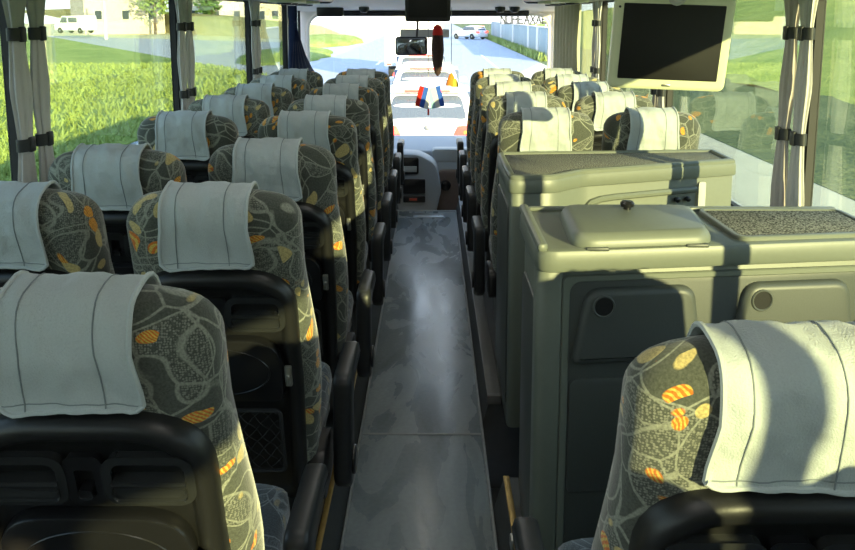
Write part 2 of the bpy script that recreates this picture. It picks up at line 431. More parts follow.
def wall(side, x0, x1):
    b = MB(); b.box(x0, x1, YB, 8.3, -.4, SILL, .01); struct(b.build('wall_' + side, M['liner']))
    b = MB(); b.box(x0, x1, YB, 8.3, WTOP, 2.15, .01); struct(b.build('wall_' + side + '_upper', M['liner']))
wall('left', XL-.06, XL); wall('right', XR, XR+.06)
b = MB(); b.box(XL, XR, YB-.06, YB, -.4, 2.15); struct(b.build('wall_back', M['liner']))
PIL = {'left': [-2.45, -.80, .90, 2.59, 4.25, 5.95, 7.42], 'right': [-2.45, -.65, 1.15, 2.72, 4.35, 6.05, 7.42]}
n = 0
for side, x, s in (('left', XL, 1), ('right', XR, -1)):
    for p in PIL[side]:
        n += 1
        b = MB()
        b.slab(rpoly([(p-.028, -.034, .0), (p+.028, -.034, 0), (p+.024, .012, .01), (p-.024, .012, .01)]), lambda u, v, t: Vector((x + s*v, u, t)), SILL, WTOP)
        for e in (-.034, .030): b.slab([(p+e, -.034), (p+e+.004, -.034), (p+e+.004, .012), (p+e, .012)], lambda u, v, t: Vector((x + s*v, u, t)), SILL, WTOP, mi=1)
        struct(b.build('trim_%d' % (n + 1), [M['pillar'], M['rubber']]))
wn = 0
for side, x, s in (('left', XL, -1), ('right', XR, 1)):
    for p0, p1 in zip(PIL[side], PIL[side][1:] + [8.25]):
        wn += 1
        y0, y1 = p0 + .034, p1 - .034
        b = MB(); b.box(min(x+s*.025, x+s*.031), max(x+s*.025, x+s*.031), y0, y1, SILL, WTOP)
        w = struct(b.build('window_%d' % wn, M['glass'], smooth=False))
        o_ = rrect((y0+y1)/2, (SILL+WTOP)/2, y1-y0, WTOP-SILL, .02, 4); i_ = rrect((y0+y1)/2, (SILL+WTOP)/2, y1-y0-.016, WTOP-SILL-.016, .05, 4)
        b = MB(); b.ring(o_, i_, lambda u, v, t: Vector((x + s*t, u, v)), .0, .024, 0)
        b.build('window_seal', M['rubber'], w)
# ceiling, racks, front bulkhead
b = MB(); b.box(XL-.06, XR+.06, YB-.06, 6.9, 2.10, 2.16); struct(b.build('ceiling', M['ceil']))
b = MB()
b.slab([(6.75, 2.16), (6.75, 1.86), (7.2, 1.84), (8.40, 1.725), (8.46, 1.78), (8.46, 2.16)], YZ, XL-.06, XR+.06)
struct(b.build('ceiling_front', M['ceil']))
def rack(name, label, xs):
    t = thing(name, label, 'luggage rack', ((xs[0]+xs[1])/2, YB, 1.80))
    cx = (xs[0]+xs[1])/2; s = 1 if xs[1] > 0 else -1
    # outline across the bus: flat underside, lip rising to the inside
    prof = rpoly([(xs[1]-cx, .005, .0), (xs[0]-cx, .005, .03), (xs[0]-cx+s*-.02, .05, .02), (xs[0]-cx+s*.02, .075, .01), (xs[1]-cx, .04, 0)])
    b = MB(); b.slab(prof, XZ, 0, 9.15); b.build('shelf', M['pillar'], t)
    b = MB()
    b.tube([(xs[0]-cx - s*.03, .05 + i*.5, .13) for i in range(19)], .012, 8)
    for i in range(10): b.tube([(xs[0]-cx - s*.03, .1 + i*1.0, .06), (xs[0]-cx - s*.03, .1+i*1.0, .13)], .008, 6)
    b.build('rail', M['metal'], t)
    b = MB(); b.slab(rrect(0, .055, abs(xs[1]-xs[0])+.02, .13, .05), XZ, 9.10, 9.17, .02); b.build('end_cap', M['black'], t)
    return t
rack('luggage_rack', 'grey overhead luggage rack along the left wall, dark rounded front end', (-.80, XL))
rack('luggage_rack', 'grey overhead luggage rack along the right wall, dark rounded front end', (.74, XR))
for k, (x, y, lab) in enumerate([(-.98, 6.2, 'reading light panel under the left luggage rack, nearest the windscreen'), (-.98, 5.5, 'reading light panel under the left luggage rack, second from the windscreen'),
                                 (.93, 6.2, 'reading light panel under the right luggage rack, nearest the windscreen'), (.93, 5.5, 'reading light panel under the right luggage rack, second from the windscreen')]):
    t = thing('reading_light_panel', lab, 'reading light', (x, y, 1.804), 0, 'reading light panels under the racks')
    b = MB(); b.slab(rrect(0, 0, .20, .46, .06), XYZ, -.022, 0, .006); b.build('housing', M['mon'], t)
    for e in (-.13, .13):
        b = MB(); b.lathe([(.05, -.024), (.045, -.034), (.02, -.036)], lambda p, e=e: Vector((p[0], p[1]+e, p[2])), 16); b.build('air_nozzle', M['black'], t)
    b = MB(); b.lathe([(.028, -.024), (.028, -.030), (.01, -.032)], lambda p: Vector(p), 16); b.build('lens', M['white'], t)
# fill lamps added out of view over the aisle to brighten the interior
for k, y in enumerate((-1.6, .2, 2.0, 3.8, 5.6)):
    t = thing('added_fill_lamp', 'long frosted fill lamp, unseen, added on the ceiling over the aisle', 'lamp', (-.035, y, 2.10), 0, 'added fill lamps over the aisle')
    b = MB(); b.box(-.12, .12, -.55, .55, -.03, 0, .01); b.build('housing', M['mon'], t)
    b = MB(); b.box(-.10, .10, -.53, .53, -.045, -.028, .006); b.build('diffuser', M['lamp'], t)

# windscreen and its frame
cx = (XL + XR)/2
out = rrect(cx, .88, XR-XL+.10, 2.0, .05, 8); inn = rrect(cx, 1.065, 2.50, 1.30, .16, 8)
b = MB(); b.ring(out, inn, lambda u, v, t: Vector((u, 8.40-t, v)), 0, .10, .02); struct(b.build('wall_front', M['ceil']))
b = MB(); b.slab(inset(inn, -.012), lambda u, v, t: Vector((u, t, v)), 8.352, 8.360); struct(b.build('window_15', M['wind'], smooth=False))
b = MB(); b.ring(inset(inn, -.004), inset(inn, .022), lambda u, v, t: Vector((u, 8.30-t, v)), 0, .02, .004); struct(b.build('trim_40', M['ceil']))
# wipers? (outside) and black roller blind along the top
b = MB(); b.tube([(-1.12, 8.20, 1.715), (.98, 8.20, 1.715)], .028, 12)
for x in (-1.10, .96): b.box(x-.02, x+.02, 8.17, 8.28, 1.69, 1.75, .005)
tag(b.build('roller_blind', M['black']), 'rolled black sun blind along the top of the windscreen', 'blind')
b = MB(); b.slab(rrect(0, 0, .26, .10, .02), XZ, -.05, .05, .012)
o = tag(b.build('control_box', M['black2']), 'black box fixed above the left end of the windscreen', 'box'); o.location = (-1.0, 7.95, 1.735)
for x, lab in ((-.66, 'small dark sensor above the windscreen, left of the front monitor'), (.66, 'small dark sensor above the windscreen, right of the front monitor, left of two'), (.80, 'small dark sensor above the right part of the windscreen, right of two')):
    b = MB(); b.lathe([(.05, .02), (.05, 0), (.03, -.03), (.005, -.035)], ident, 14)
    o = tag(b.build('sensor', M['strap']), lab, 'sensor'); o.location = (x, 7.85, 1.755)

# ------------------------------------------------------------------ the seat
AL = R(14); Z0 = .34; WT = .837
def bk(x, v, w):             # backrest frame -> seat frame
    return Vector((x, v*math.cos(AL) - w*math.sin(AL), Z0 + w*math.cos(AL) + v*math.sin(AL)))
def hw(w):
    return .214 + .022*math.sin(PI*max(0, min(1, (w-.0)/.60)))
RC, TB = .085, .066
def superell(a, bb, n=26, e=3.6):
    P = []
    for k in range(n):
        t = 2*PI*k/n; c, s = math.cos(t), math.sin(t)
        P.append((math.copysign(abs(c)**(2/e), c)*a, math.copysign(abs(s)**(2/e), s)*bb))
    return P
def vc(w): return .020 + .03*math.sin(max(0, min(1, w/.45))*PI)*.6
def th(w): return TB + .012*math.sin(max(0, min(1, w/.5))*PI)
def cushion_rings(grow=0):
    rings = []
    ws = [-.02, 0, .03, .08, .14, .20, .27, .34, .41, .48, .55, .62, .68, WT-RC]
    for w in ws:
        g = 0 if w > -.01 else -.02
        rings.append([bk(x, vc(w)+v, w) for x, v in superell(hw(w)+g, th(w)+g)])
    A = hw(WT-RC)
    for i in range(1, 9):
        f = R(90*i/8); w = WT - RC + RC*math.sin(f)*.95 if i < 8 else WT - .002
        a = A - RC + RC*math.cos(f) + .015*(1-math.cos(f)); t = TB*max(.10, math.cos(f)**.62)
        rings.append([bk(x, vc(w)+v, w - .012*(abs(x)/.2)**2*(i/8)) for x, v in superell(a, t, e=3.6 - 1.2*i/8)])
    return rings
def top_profile():
    """path of the draped cover over the top of the back at x=0: list of (v, w, normal)"""
    P = []
    for w in [.655, .68, .705, .73, WT-RC]:
        P.append((vc(w)-TB, w, (-1, 0)))
    for i in range(1, 16):
        f = R(180*i/16); w = WT - RC + RC*math.sin(f)*.97; t = -TB*math.copysign(abs(math.cos(f))**.62, math.cos(f))
        P.append((vc(w)+t, w, (-math.cos(f), math.sin(f))))
    for w in [WT-RC, .72, .69, .66, .62]:
        P.append((vc(w)+TB, w, (1, 0)))
    return P
def make_cover(seat, ph):
    prof = top_profile(); n = len(prof); nx = 20
    def pt(i, j, off):
        v, w, (nv, nw) = prof[i]; u = -1 + 2*j/nx
        half = .117 - .014*min(1, i/5.0)
        if i > n-6: half = .108
        x = u*half
        if i < 2: x *= (1 - .035*(1 - i/2))
        wv = .0026*math.sin(u*6 + i*.5 + ph) + .0016*math.sin(u*15 + i*1.1 + 2*ph)
        wv += .0022*math.sin(u*10 + ph)*max(0, 1 - abs(i-8)/6)
        o = off + wv*.8 + (.012 if i == 0 else .009)
        ww = w - .012*(abs(x)/.2)**2
        if i == 0: ww += .012 + .016*max(0, abs(u)-.86)/.14 + .003*math.sin(u*3+ph)
        return bk(x - .008, v + nv*o, ww + nw*o)
    b = MB()
    outer = [[pt(i, j, .004) for j in range(nx+1)] for i in range(n)]
    inner = [[pt(i, j, .000) for j in range(nx+1)] for i in range(n)]
    rings = [outer[i] + list(reversed(inner[i])) for i in range(n)]
    b.loft(rings)
    cv = b.build('headrest_cover', M['cover'], seat, ang=60)
    b = MB()
    edge = [pt(i, 0, .004) for i in range(n)][::-1] + [pt(0, j, .004) for j in range(1, nx)] + [pt(i, nx, .004) for i in range(n)]
    b.tube(edge, .0045, 6)
    b.build('piping', M['piping'], cv)
    b = MB()
    for j in (3.6, 14.8):
        j0 = int(j); fr = j - j0
        b.tube([pt(i, j0, .0045).lerp(pt(i, j0+1, .0045), fr) for i in range(n)], .0013, 5)
    pr = [pt(1, j, .0048) for j in range(nx+1)]
    b.tube(pr, .0010, 5)
    b.build('stitching', M['seam'], cv)
    return cv
SHELL_V = -.078
def shell_v(w): return SHELL_V + .0
def fb(u, v, t): return bk(u, t, v)     # outline in x-w plane, t = v (negative is towards the rear)
def make_seat(ph=0.0, aisle=0):
    s = thing('passenger_seat', 'x', 'seat', (0, 0, 0), 0, 'patterned coach seats')
    b = MB(); b.loft(cushion_rings()); b.build('backrest', M['fabric'], s, ang=70)
    make_cover(s, ph)
    # black back shell with a broad rim
    out = rpoly([(-.190, -.07, .03), (.190, -.07, .03), (.200, .30, .3), (.198, .655, .13), (-.198, .655, .13), (-.200, .30, .3)], 8)
    inn = rpoly([(-.158, -.03, .03), (.158, -.03, .03), (.166, .30, .3), (.163, .615, .10), (-.163, .615, .10), (-.166, .30, .3)], 8)
    b = MB()
    layers = [(out, 0, -.02), (out, 0, -.055), (out, .006, -.070), (out, .016, -.077), (inn, -.008, -.077), (inn, 0, -.070), (inn, .006, -.064)]
    b.loft([[fb(u, v, t) for u, v in inset(p, d)] for p, d, t in layers])
    b.build('back_shell', M['black'], s, ang=50)
    # two storage recesses with a ledge
    for sx in (-1, 1):
        b = MB(); c = sx*.102
        b.ring(rrect(c, .545, .140, .092, .026), rrect(c, .545, .124, .076, .020), fb, -.062, -.082, -.004)
        b.slab(rrect(c, .522, .120, .030, .010), fb, -.060, -.080, .006); b.slab(rrect(c, .543, .120, .010, .004), fb, -.060, -.083, .003)
        
        b.build('storage_recess', M['gloss'], s)
    b = MB(); b.ring(rrect(0, .545, .056, .090, .012), rrect(0, .540, .036, .058, .006), fb, -.060, -.080, -.003)
    b.slab(rrect(0, .522, .022, .018, .004), fb, -.062, -.084, .003); b.build('latch_plate', M['black2'], s)
    # folding table
    tab = rpoly([(-.158, .285, .03), (.158, .285, .03), (.162, .475, .10), (-.162, .475, .10)], 8)
    b = MB(); b.slab(tab, fb, -.092, -.060, .006); 
    el = [(.002 + .125*math.cos(2*PI*k/40), .378 + .070*math.sin(2*PI*k/40)) for k in range(40)]
    b.tube([fb(u, v, -.092) for u, v in el], .0022, 6, closed=True)
    t = b.build('folding_table', M['black2'], s)
    b = MB()
    for r, h in ((.040, -.094), (.030, -.0935)):
        b.tube([fb(-.085 + r*math.cos(2*PI*k/24), .355 + .7*r*math.sin(2*PI*k/24), h) for k in range(24)], .0035, 6, closed=True)
    b.build('cup_ring', M['black'], t)
    b = MB(); b.box(.164, .182, -.006, .006, .335, .395, .003, tf=lambda p: bk(p[0], -.086+p[1], p[2])); b.box(.168, .178, -.012, .004, .345, .372, .003, tf=lambda p: bk(p[0], -.088+p[1], p[2]))
    b.build('table_catch', M['chrome'], s)
    # net pocket
    b = MB()
    fr = rrect(0, .145, .285, .205, .015)
    b.tube([fb(u, v, -.080) for u, v in fr], .0055, 6, closed=True)
    k = .034
    for i in range(-6, 15):
        for sg in (1, -1):
            pts = []
            for q in range(0, 25):
                v = .043 + .204*q/24; u = -.142 + i*k + sg*(v-.043)*.8
                if sg < 0: u += .16
                if -.141 <= u <= .141: pts.append(fb(u, v, -.082 + .004*math.sin(q*.9 + i)))
            if len(pts) > 1: b.tube(pts, .0016, 4)
    b.build('net_pocket', M['net'], s)
    # seat pad
    b = MB(); rings = []
    for i, y in enumerate([-.02, .0, .06, .14, .22, .30, .38, .42, .445]):
        g = [.03, .01, 0, 0, 0, 0, .004, .014, .04][i]; zc = .375 + .03*(y/.44)
        rings.append([Vector((x, y, zc + z)) for x, z in superell(.215-g, .062-g*.8)])
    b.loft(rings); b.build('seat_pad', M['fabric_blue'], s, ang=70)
    b = MB(); b.box(-.20, .20, .0, .40, .285, .318, .008); b.box(-.20, .20, -.03, .0, .25, .36, .006)
    b.build('seat_frame', M['frame_metal'], s)
    for sx in (-1, 1):
        b = MB(); b.slab(rpoly([(.10, 0, .01), (.34, 0, .01), (.30, .285, .02), (.14, .285, .02)]), YZ, sx*.17-.016, sx*.17+.016, .004)
        b.build('leg', M['frame_metal'], s)
    # side hinge cheek and, on the aisle, an armrest
    if aisle:
        x0 = aisle*.252
        b = MB()
        arm = rpoly([(.05, .24, .05), (.07, .555, .04), (.36, .545, .05), (.41, .49, .04), (.37, .480, .02), (.17, .485, .05), (.175, .22, .06), (.10, .19, .05)], 6)
        b.slab(arm, YZ, min(x0, x0 + aisle*.052), max(x0, x0 + aisle*.052), .012)
        a = b.build('armrest', M['arm'], s, ang=50)
        b = MB(); b.slab([(.11 + .042*math.cos(2*PI*k/20), .28 + .042*math.sin(2*PI*k/20)) for k in range(20)], YZ, *sorted((x0 + aisle*.05, x0 + aisle*.062)), .004)
        b.build('pivot_cap', M['black2'], a)
        b = MB(); b.slab(rrect(.06, .30, .20, .15, .05), YZ, *sorted((aisle*.19, aisle*.24)), .006); b.build('hinge_cheek', M['black'], s)
    return s
protoA = make_seat(0.3, 1)       # left block, aisle on its right side
protoW = make_seat(1.7, 0)       # window seats
protoB = make_seat(2.9, -1)      # right block, aisle on its left side
LEFT = [1.17, 1.88, 2.60, 3.37, 4.07, 4.77, 5.45, 6.12]
RIGHT = [3.51, 4.26, 4.92, 5.56, 6.18]
ordn = ['nearest', 'second', 'third', 'fourth', 'fifth', 'sixth', 'seventh', 'farthest']
used = set()
def place(proto, x, d, label):
    loc = (x, d + .21, POD)
    if proto.name not in used:
        used.add(proto.name); proto.location = loc; proto['label'] = label; return proto
    return dup(proto, loc, label=label)
for i, d in enumerate(LEFT):
    where = {0: 'nearest of the left aisle column, at the bottom left corner', 7: 'frontmost of the left aisle column'}.get(i, '%s from the camera in the left aisle column' % ordn[i])
    place(protoA, -.550 if i == 0 else -.537, d, 'patterned grey covered seat, ' + where)
    if i > 0:
        where = {1: 'nearest of the left window column, cut off by the left edge', 7: 'frontmost of the left window column'}.get(i, '%s from the camera in the left window column' % ordn[i-1])
        place(protoW, {1: -1.037, 2: -1.010}.get(i, -1.055), 2.47 if i == 2 else d, 'patterned grey covered seat, ' + where)
place(protoB, .475, .97, 'big sunlit patterned seat at the bottom right, in front of the near cabinet')
for i, d in enumerate(RIGHT):
    where = {0: 'directly behind the far cabinet beside the aisle', 4: 'frontmost of the right aisle column'}.get(i, '%s beyond the far cabinet in the right aisle column' % ordn[i])
    place(protoB, .512, d, 'sunlit patterned covered seat, ' + where)
    where = {0: 'directly behind the far cabinet beside the right window', 4: 'frontmost of the right window column'}.get(i, '%s beyond the far cabinet in the right window column' % ordn[i])
    place(protoW, .985, d, 'sunlit patterned covered seat, ' + where)

place(protoB, .495, .25, 'unseen patterned covered seat added for its shadow, right aisle side')  # out of view, added to shade the seats across the aisle
place(protoW, .98, .25, 'unseen patterned covered seat added for its shadow, right window side')  # out of view as well, added for the shadow it casts
place(protoW, .98, .97, 'patterned grey covered seat beside the right window, in front of the near cabinet')  # window neighbour out of frame, put in for its shade on the cabinet
# ------------------------------------------------------------------ cabinets
cb = thing('galley_cabinet', 'near grey green moulded cabinet with lidded hatch and two rear doors', 'cabinet', (.27, 2.0, POD))
ox, oy, oz = .27, 2.0, POD
def w2(x, y, z): return Vector((x-ox, y-oy, z-oz))
b = MB()
body = rpoly([(.285, 2.03, .05), (1.245, 2.14, .0), (1.245, 2.42, 0), (.285, 2.42, .05)], 6)
b.slab(body, w2, POD, 1.04, .004)
# corner post and sill
b.slab(rpoly([(.277, 2.02, .03), (.345, 2.028, .01), (.345, 2.06, 0), (.31, 2.10, 0), (.277, 2.10, .01)]), w2, POD, 1.045, .003)
b.build('body', M['cab'], cb)
topo = rpoly([(.270, 1.985, .05), (1.25, 2.115, .0), (1.25, 2.44, 0), (.270, 2.44, .05)], 6)
b = MB(); b.slab(topo, w2, 1.038, 1.10, .012); b.build('worktop', M['cab'], cb)
b = MB(); b.slab(rpoly([(.272, 1.99, .02), (.300, 1.995, .02), (.300, 2.44, .02), (.272, 2.44, .02)]), w2, 1.095, 1.118, .008)
b.box(.30, 1.25, 2.415, 2.438, 1.095, 1.112, .006, tf=lambda p: w2(*p)); b.build('worktop_rim', M['cab'], cb)
lid = rpoly([(.362, 2.005, .06), (.745, 2.055, .06), (.79, 2.37, .06), (.385, 2.37, .06)], 8)
b = MB()
b.loft([[w2(u, v, z) for u, v in inset(lid, d)] for d, z in ((.008, 1.098), (0, 1.101), (0, 1.114), (.006, 1.126), (.016, 1.135), (.025, 1.138))])
ld = b.build('hatch_lid', M['cab'], cb)
b = MB(); b.lathe([(.011, 1.136), (.011, 1.144), (.019, 1.146), (.021, 1.156), (.016, 1.162), (.005, 1.163)], lambda p: w2(p[0]+.572, p[1]+2.29, p[2]), 18); b.build('knob', M['black2'], ld)
for x in (.43, .70):
    b = MB(); b.box(x-.03, x+.03, 1.985+(x-.27)*.13, 2.06, 1.094, 1.104, .003, tf=lambda p: w2(*p)); b.build('hinge', M['cab_dark'], ld)
mat_ = rpoly([(.835, 2.10, .02), (1.235, 2.15, .02), (1.235, 2.395, .02), (.83, 2.395, .02)])
b = MB(); b.slab(mat_, w2, 1.098, 1.108, .003); b.build('carpet_mat', M['carpet'], cb)
b = MB(); b.ring(inset(mat_, -.016), mat_, w2, 1.097, 1.112, .003); b.build('mat_rim', M['cab'], cb)
# rear doors: face runs along (1.245-.285, .11)
dirx = Vector((.96, .11)).normalized()
def rf(u, v, t):   # u along the rear face from its left corner, v = height, t = out of the face (towards the camera)
    return w2(.285 + dirx.x*u + dirx.y*t, 2.03 + dirx.y*u - dirx.x*t, v)
b = MB(); b.ring(rrect(.51, .61, .90, .82, .02), rrect(.51, .61, .86, .785, .03), rf, -.01, .010, .003); b.build('rear_frame', M['cab'], cb)
b = MB(); b.slab(rrect(.51, .61, .87, .795, .03), rf, -.02, .004, .001); b.build('rear_panel', M['cab_dark'], cb)
def hatch(u0, u1):
    out = rpoly([(u0, .775, .02), (u1+.03, .775, .02), (u1, .985, .05), (u0+.04, .985, .05)], 6)
    b = MB(); b.loft([[rf(u, v, t) for u, v in inset(out, d)] for d, t in ((0, -.005), (0, .012), (.004, .020), (.012, .026), (.02, .027))])
    h = b.build('rear_door', M['cab_dark'], cb)
    cxh, czh = u0 + .082, .942
    b = MB(); 
    circ = lambda r: [(cxh + r*math.cos(2*PI*k/24), czh - .003 + r*math.sin(2*PI*k/24)) for k in range(24)]
    b.ring(circ(.031), circ(.025), rf, .02, .031, .002); b.build('finger_ring', M['cab_dark'], h)
    b = MB(); b.slab(circ(.025), rf, .02, .0275, 0); b.build('finger_hole', M['black'], h)
hatch(.085, .42); hatch(.525, .86)
b = MB(); b.slab(rpoly([(.085, .40, .02), (.90, .40, .02), (.90, .73, .02), (.085, .73, .02)]), rf, 0, .010, .003); b.build('lower_panel', M['cab_dark'], cb)
b = MB(); b.tube([rf(.36, z, .014) for z in (.44, .5, .56, .60)] , .010, 8); b.build('pull', M['black'], cb)
b = MB(); b.slab(rpoly([(2.09, .20, .02), (2.38, .20, .02), (2.38, .93, .05), (2.09, .93, .05)]), lambda u, v, t: w2(t, u, v), .279, .290, .004); b.build('side_panel', M['cab_dark'], cb)

ox, oy, oz = .28, 2.9, POD
fc = thing('galley_cabinet', 'far pale cabinet with slanted front and carpeted top rim beside the middle door', 'cabinet', (ox, oy, oz))
plan = rpoly([(.280, 2.88, .04), (.46, 2.90, .12), (.58, 3.01, .14), (1.25, 3.24, .0), (1.25, 3.50, 0), (.280, 3.42, .04)], 8)
b = MB(); b.slab(inset(plan, .010), w2, POD, 1.05, .004); b.build('body', M['cab'], fc)
b = MB(); b.slab(plan, w2, 1.045, 1.10, .010); b.build('worktop', M['cab'], fc)
b = MB(); b.ring(inset(plan, .004), inset(plan, .030), w2, 1.095, 1.115, .006); b.build('worktop_rim', M['cab'], fc)
b = MB(); b.slab(inset(plan, .030), w2, 1.095, 1.106, .002); b.build('carpet_mat', M['carpet'], fc)
f0 = Vector((.58, 3.01)); fd = (Vector((1.25, 3.24)) - f0).normalized()
def ff(u, v, t): return w2(f0.x + fd.x*u + fd.y*t, f0.y + fd.y*u - fd.x*t, v)
b = MB(); b.tube([ff(u, z, -.002) for u, z in ((.0, .88), (.004, .93), (.018, .963), (.04, .983), (.08, .993), (.14, .997), (.30, .999), (.52, 1.002))], .013, 8)
b.build('grab_rail', M['cab'], fc)
b = MB(); b.slab(rpoly([(.53, .20, .01), (.565, .20, .01), (.565, 1.03, .01), (.53, 1.03, .01)]), ff, -.012, .002, .002); b.build('edge_strip', M['pillar'], fc)
for u in (.43, .48):
    b = MB(); b.lathe([(.010, 0), (.012, .014), (.006, .018)], lambda p, u=u: ff(u + p[0], .965 + p[1], p[2]-.008), 12); b.build('hook', M['black2'], fc)
b = MB(); b.slab(rpoly([(2.93, .20, .02), (3.38, .20, .02), (3.38, .99, .05), (2.93, .99, .05)]), lambda u, v, t: w2(t, u, v), .283, .294, .004); b.build('side_panel', M['cab_dark'], fc)

# ------------------------------------------------------------------ monitors
def monitor(label, loc, w, h, tilt, yaw, pale=True, roll=0):
    t = thing('monitor', label, 'monitor', loc); t.rotation_euler = (tilt, roll, yaw)
    b = MB(); o1 = rrect(0, 0, w, h, .022)
    b.loft([[Vector((u, t_, v)) for u, v in inset(o1, d)] for d, t_ in ((.03, .055), (.01, .045), (0, .03), (0, .004), (.006, 0), (.012, -.001))])
    b.build('housing', M['mon'] if pale else M['black'], t)
    b = MB(); b.slab(rrect(0, h*.005, w*.85, h*.79, .003, 2), XZ, -.004, .004, .001); b.build('screen', M['screen'], t)
    if pale:
        b = MB(); b.box(-.014, .014, -.006, 0, -h*.46, -h*.435, .002); b.build('badge', M['metal'], t)
        b = MB(); b.lathe([(.004, 0), (.004, -.002)], lambda p: Vector((p[0]-w*.46, p[2]-.001, p[1]+h*.36)), 10); b.build('indicator', M['black'], t)
    b = MB(); b.box(-.05, .05, .01, .05, h*.45, h*.5+.022, .008); b.lathe([(.028, 0), (.03, -.02), (.02, -.03)], lambda p: Vector((p[0], p[2], p[1]+h*.49)), 16)
    b.build('mount', M['pillar'] if pale else M['black'], t)
    return t
monitor('pale framed black monitor hanging above the far cabinet on the right', (.776, 2.62, 1.610), .378, .315, R(10), R(-4), roll=R(2))
monitor('black monitor hanging from the ceiling at the front above the aisle', (-.035, 6.66, 1.80), .375, .31, R(6), 0, False)

# ------------------------------------------------------------------ curtains
def curtain(label, x, y, s, mat, rad=.055, lean=0, seed=0, straps=(1.64, 1.29), zb=SILL, zt=WTOP, flare=.35):
    rnd = random.Random(seed); t = thing('curtain', label, 'curtain', (x, y, zb), 0, 'tied curtains at the window pillars')
    nseg = 48; rings = []; zs = [zb + (zt-zb)*i/28 for i in range(29)]
    ph = rnd.random()*6
    def prof(z):
        k = 1.0
        for q in straps: k = min(k, .62 + min(1, abs(z-q)/.20)**1.2*.38)
        if z > straps[0]: k += flare*min(1, (z-straps[0])/.16)**1.5
        return k
    def cen(z): return lean*(z-zb) + .006*math.sin(z*9+ph)
    for z in zs:
        k = prof(z); ring = []
        for j in range(nseg):
            a = 2*PI*j/nseg
            r = 1 + (.16 + .05*math.sin(a*3+ph))*math.sin(a*7 + ph + .5*math.sin(z*6))
            ring.append(Vector((.018*k*r*math.cos(a), cen(z) + rad*k*r*math.sin(a), z-zb)))
        rings.append(ring)
    b = MB(); b.loft(rings); b.build('cloth', mat, t, ang=80)
    for q in straps:
        if not (zb < q < zt): continue
        b = MB(); k = prof(q); o1 = [(.025*k*1.12*math.cos(2*PI*j/28), cen(q) + rad*k*1.22*math.sin(2*PI*j/28)) for j in range(28)]
        b.ring(inset(o1, -.003), o1, lambda u, v, t_: Vector((u, v, t_)), q-zb-.020, q-zb+.020, .002)
        sx = -1 if x > 0 else 1
        b.box(min(sx*.012, sx*.026), max(sx*.012, sx*.026), cen(q)-.014, cen(q)+.014, q-zb-.024, q-zb+.024, .004)
        b.build('tie_strap', M['strap'], t)
    return t
dn = {2.59: 'nearest left', 4.25: 'second left', 5.95: 'third left'}
for p, nm in dn.items():
    curtain('grey curtain tied with two straps on the %s window pillar, camera side' % nm, XL+.038, p-.072, 1, M['curtain'], .059, .008, int(p*10))
    curtain('grey curtain tied with two straps on the %s window pillar, front side' % nm, XL+.038, p+.066, 1, M['curtain'], .056, -.010, int(p*10)+1)
dn = {2.72: 'nearest right', 4.35: 'second right', 6.05: 'third right'}
for p, nm in dn.items():
    curtain('brown grey curtain tied with two straps on the %s window pillar, camera side' % nm, XR-.038, p-.064, -1, M['curtain'], .050, .010, int(p*10)+2)
    curtain('pale striped curtain tied with two straps on the %s window pillar, front side' % nm, XR-.038, p+.062, -1, M['curtain2'], .052, -.010, int(p*10)+3)
# cream curtain drawn across the front right window
def sheet_curtain(name, label, x0, y0, x1, y1, z0, z1, mat, waves, amp, narrow=None, anchor=.5):
    b = MB(); nn = 60; rings = []
    for i in range(21):
        z = z0 + (z1-z0)*i/20; f = 1 if narrow is None else narrow(i/20); outer = []; inner = []
        for j in range(nn+1):
            u = anchor + (j/nn-anchor)*f
            x = x0 + (x1-x0)*u; y = y0 + (y1-y0)*u; nx, ny = (y1-y0), -(x1-x0); l = math.hypot(nx, ny); nx /= l; ny /= l
            o = amp*math.sin(j/nn*waves*2*PI + .3*math.sin(i*.4)); outer.append(Vector((x+nx*(o+.003), y+ny*(o+.003), z))); inner.append(Vector((x+nx*(o-.003), y+ny*(o-.003), z)))
        rings.append(outer + inner[::-1])
    b.loft(rings); return tag(b.build(name, mat, ang=80), label, 'curtain')
sheet_curtain('curtain', 'sunlit cream curtain hanging in folds at the front right window', XR-.09, 6.5, XR-.09, 7.7, .95, 1.80, M['curtain_y'], 7, .022)
sheet_curtain('curtain', 'navy blue curtain gathered to a point at the front left window', XL+.10, 6.85, XL+.16, 8.05, 1.14, 1.78, M['curtain_b'], 6, .025, lambda t: 1 - .88*min(1, t/.68)**.75, .18)

# ------------------------------------------------------------------ driver's area
b = MB(); b.slab(rpoly([(7.55, -.36, 0), (7.50, .20, .1), (7.62, .40, .08), (8.28, .46, .02), (8.28, -.36, 0)]), YZ, XL+.02, XR-.02)
ds = tag(b.build('dashboard', M['dash']), 'blue grey dashboard under the windscreen with pale top', 'dashboard')
b = MB(); b.slab(rpoly([(.0, .30, .05), (.62, .30, .05), (.62, .43, .04), (.0, .43, .04)]), XZ, 7.55, 7.72, .02); b.build('glovebox_lid', M['dash_lt'], ds)
b = MB(); b.slab(rpoly([(.02, -.34, .03), (.65, -.34, .03), (.65, .24, .05), (.06, .24, .05)]), XZ, 7.46, 7.56, .015); b.build('kick_panel', M['brown'], ds)
b = MB(); b.lathe([(.05, 0), (.045, .05), (.02, .06)], lambda p: Vector((p[0]+.13, 7.46 - p[2], p[1]+.10)), 16); b.build('knob', M['black2'], ds)
cs = thing('centre_console', 'rounded blue grey centre console with radio and screen at the end of the aisle', 'console', (-.17, 7.1, -.36))
def cw(u, v, t): return Vector((u+.17, t-7.1 + .16*max(0, v), v+.36))
con = rpoly([(-.52, -.36, 0), (-.02, -.36, .04), (.085, .12, .2), (.04, .36, .15), (-.12, .44, .2), (-.52, .46, .05)], 7)
b = MB(); b.slab(con, cw, 7.10, 7.40, .02); b.build('housing', M['dash'], cs)
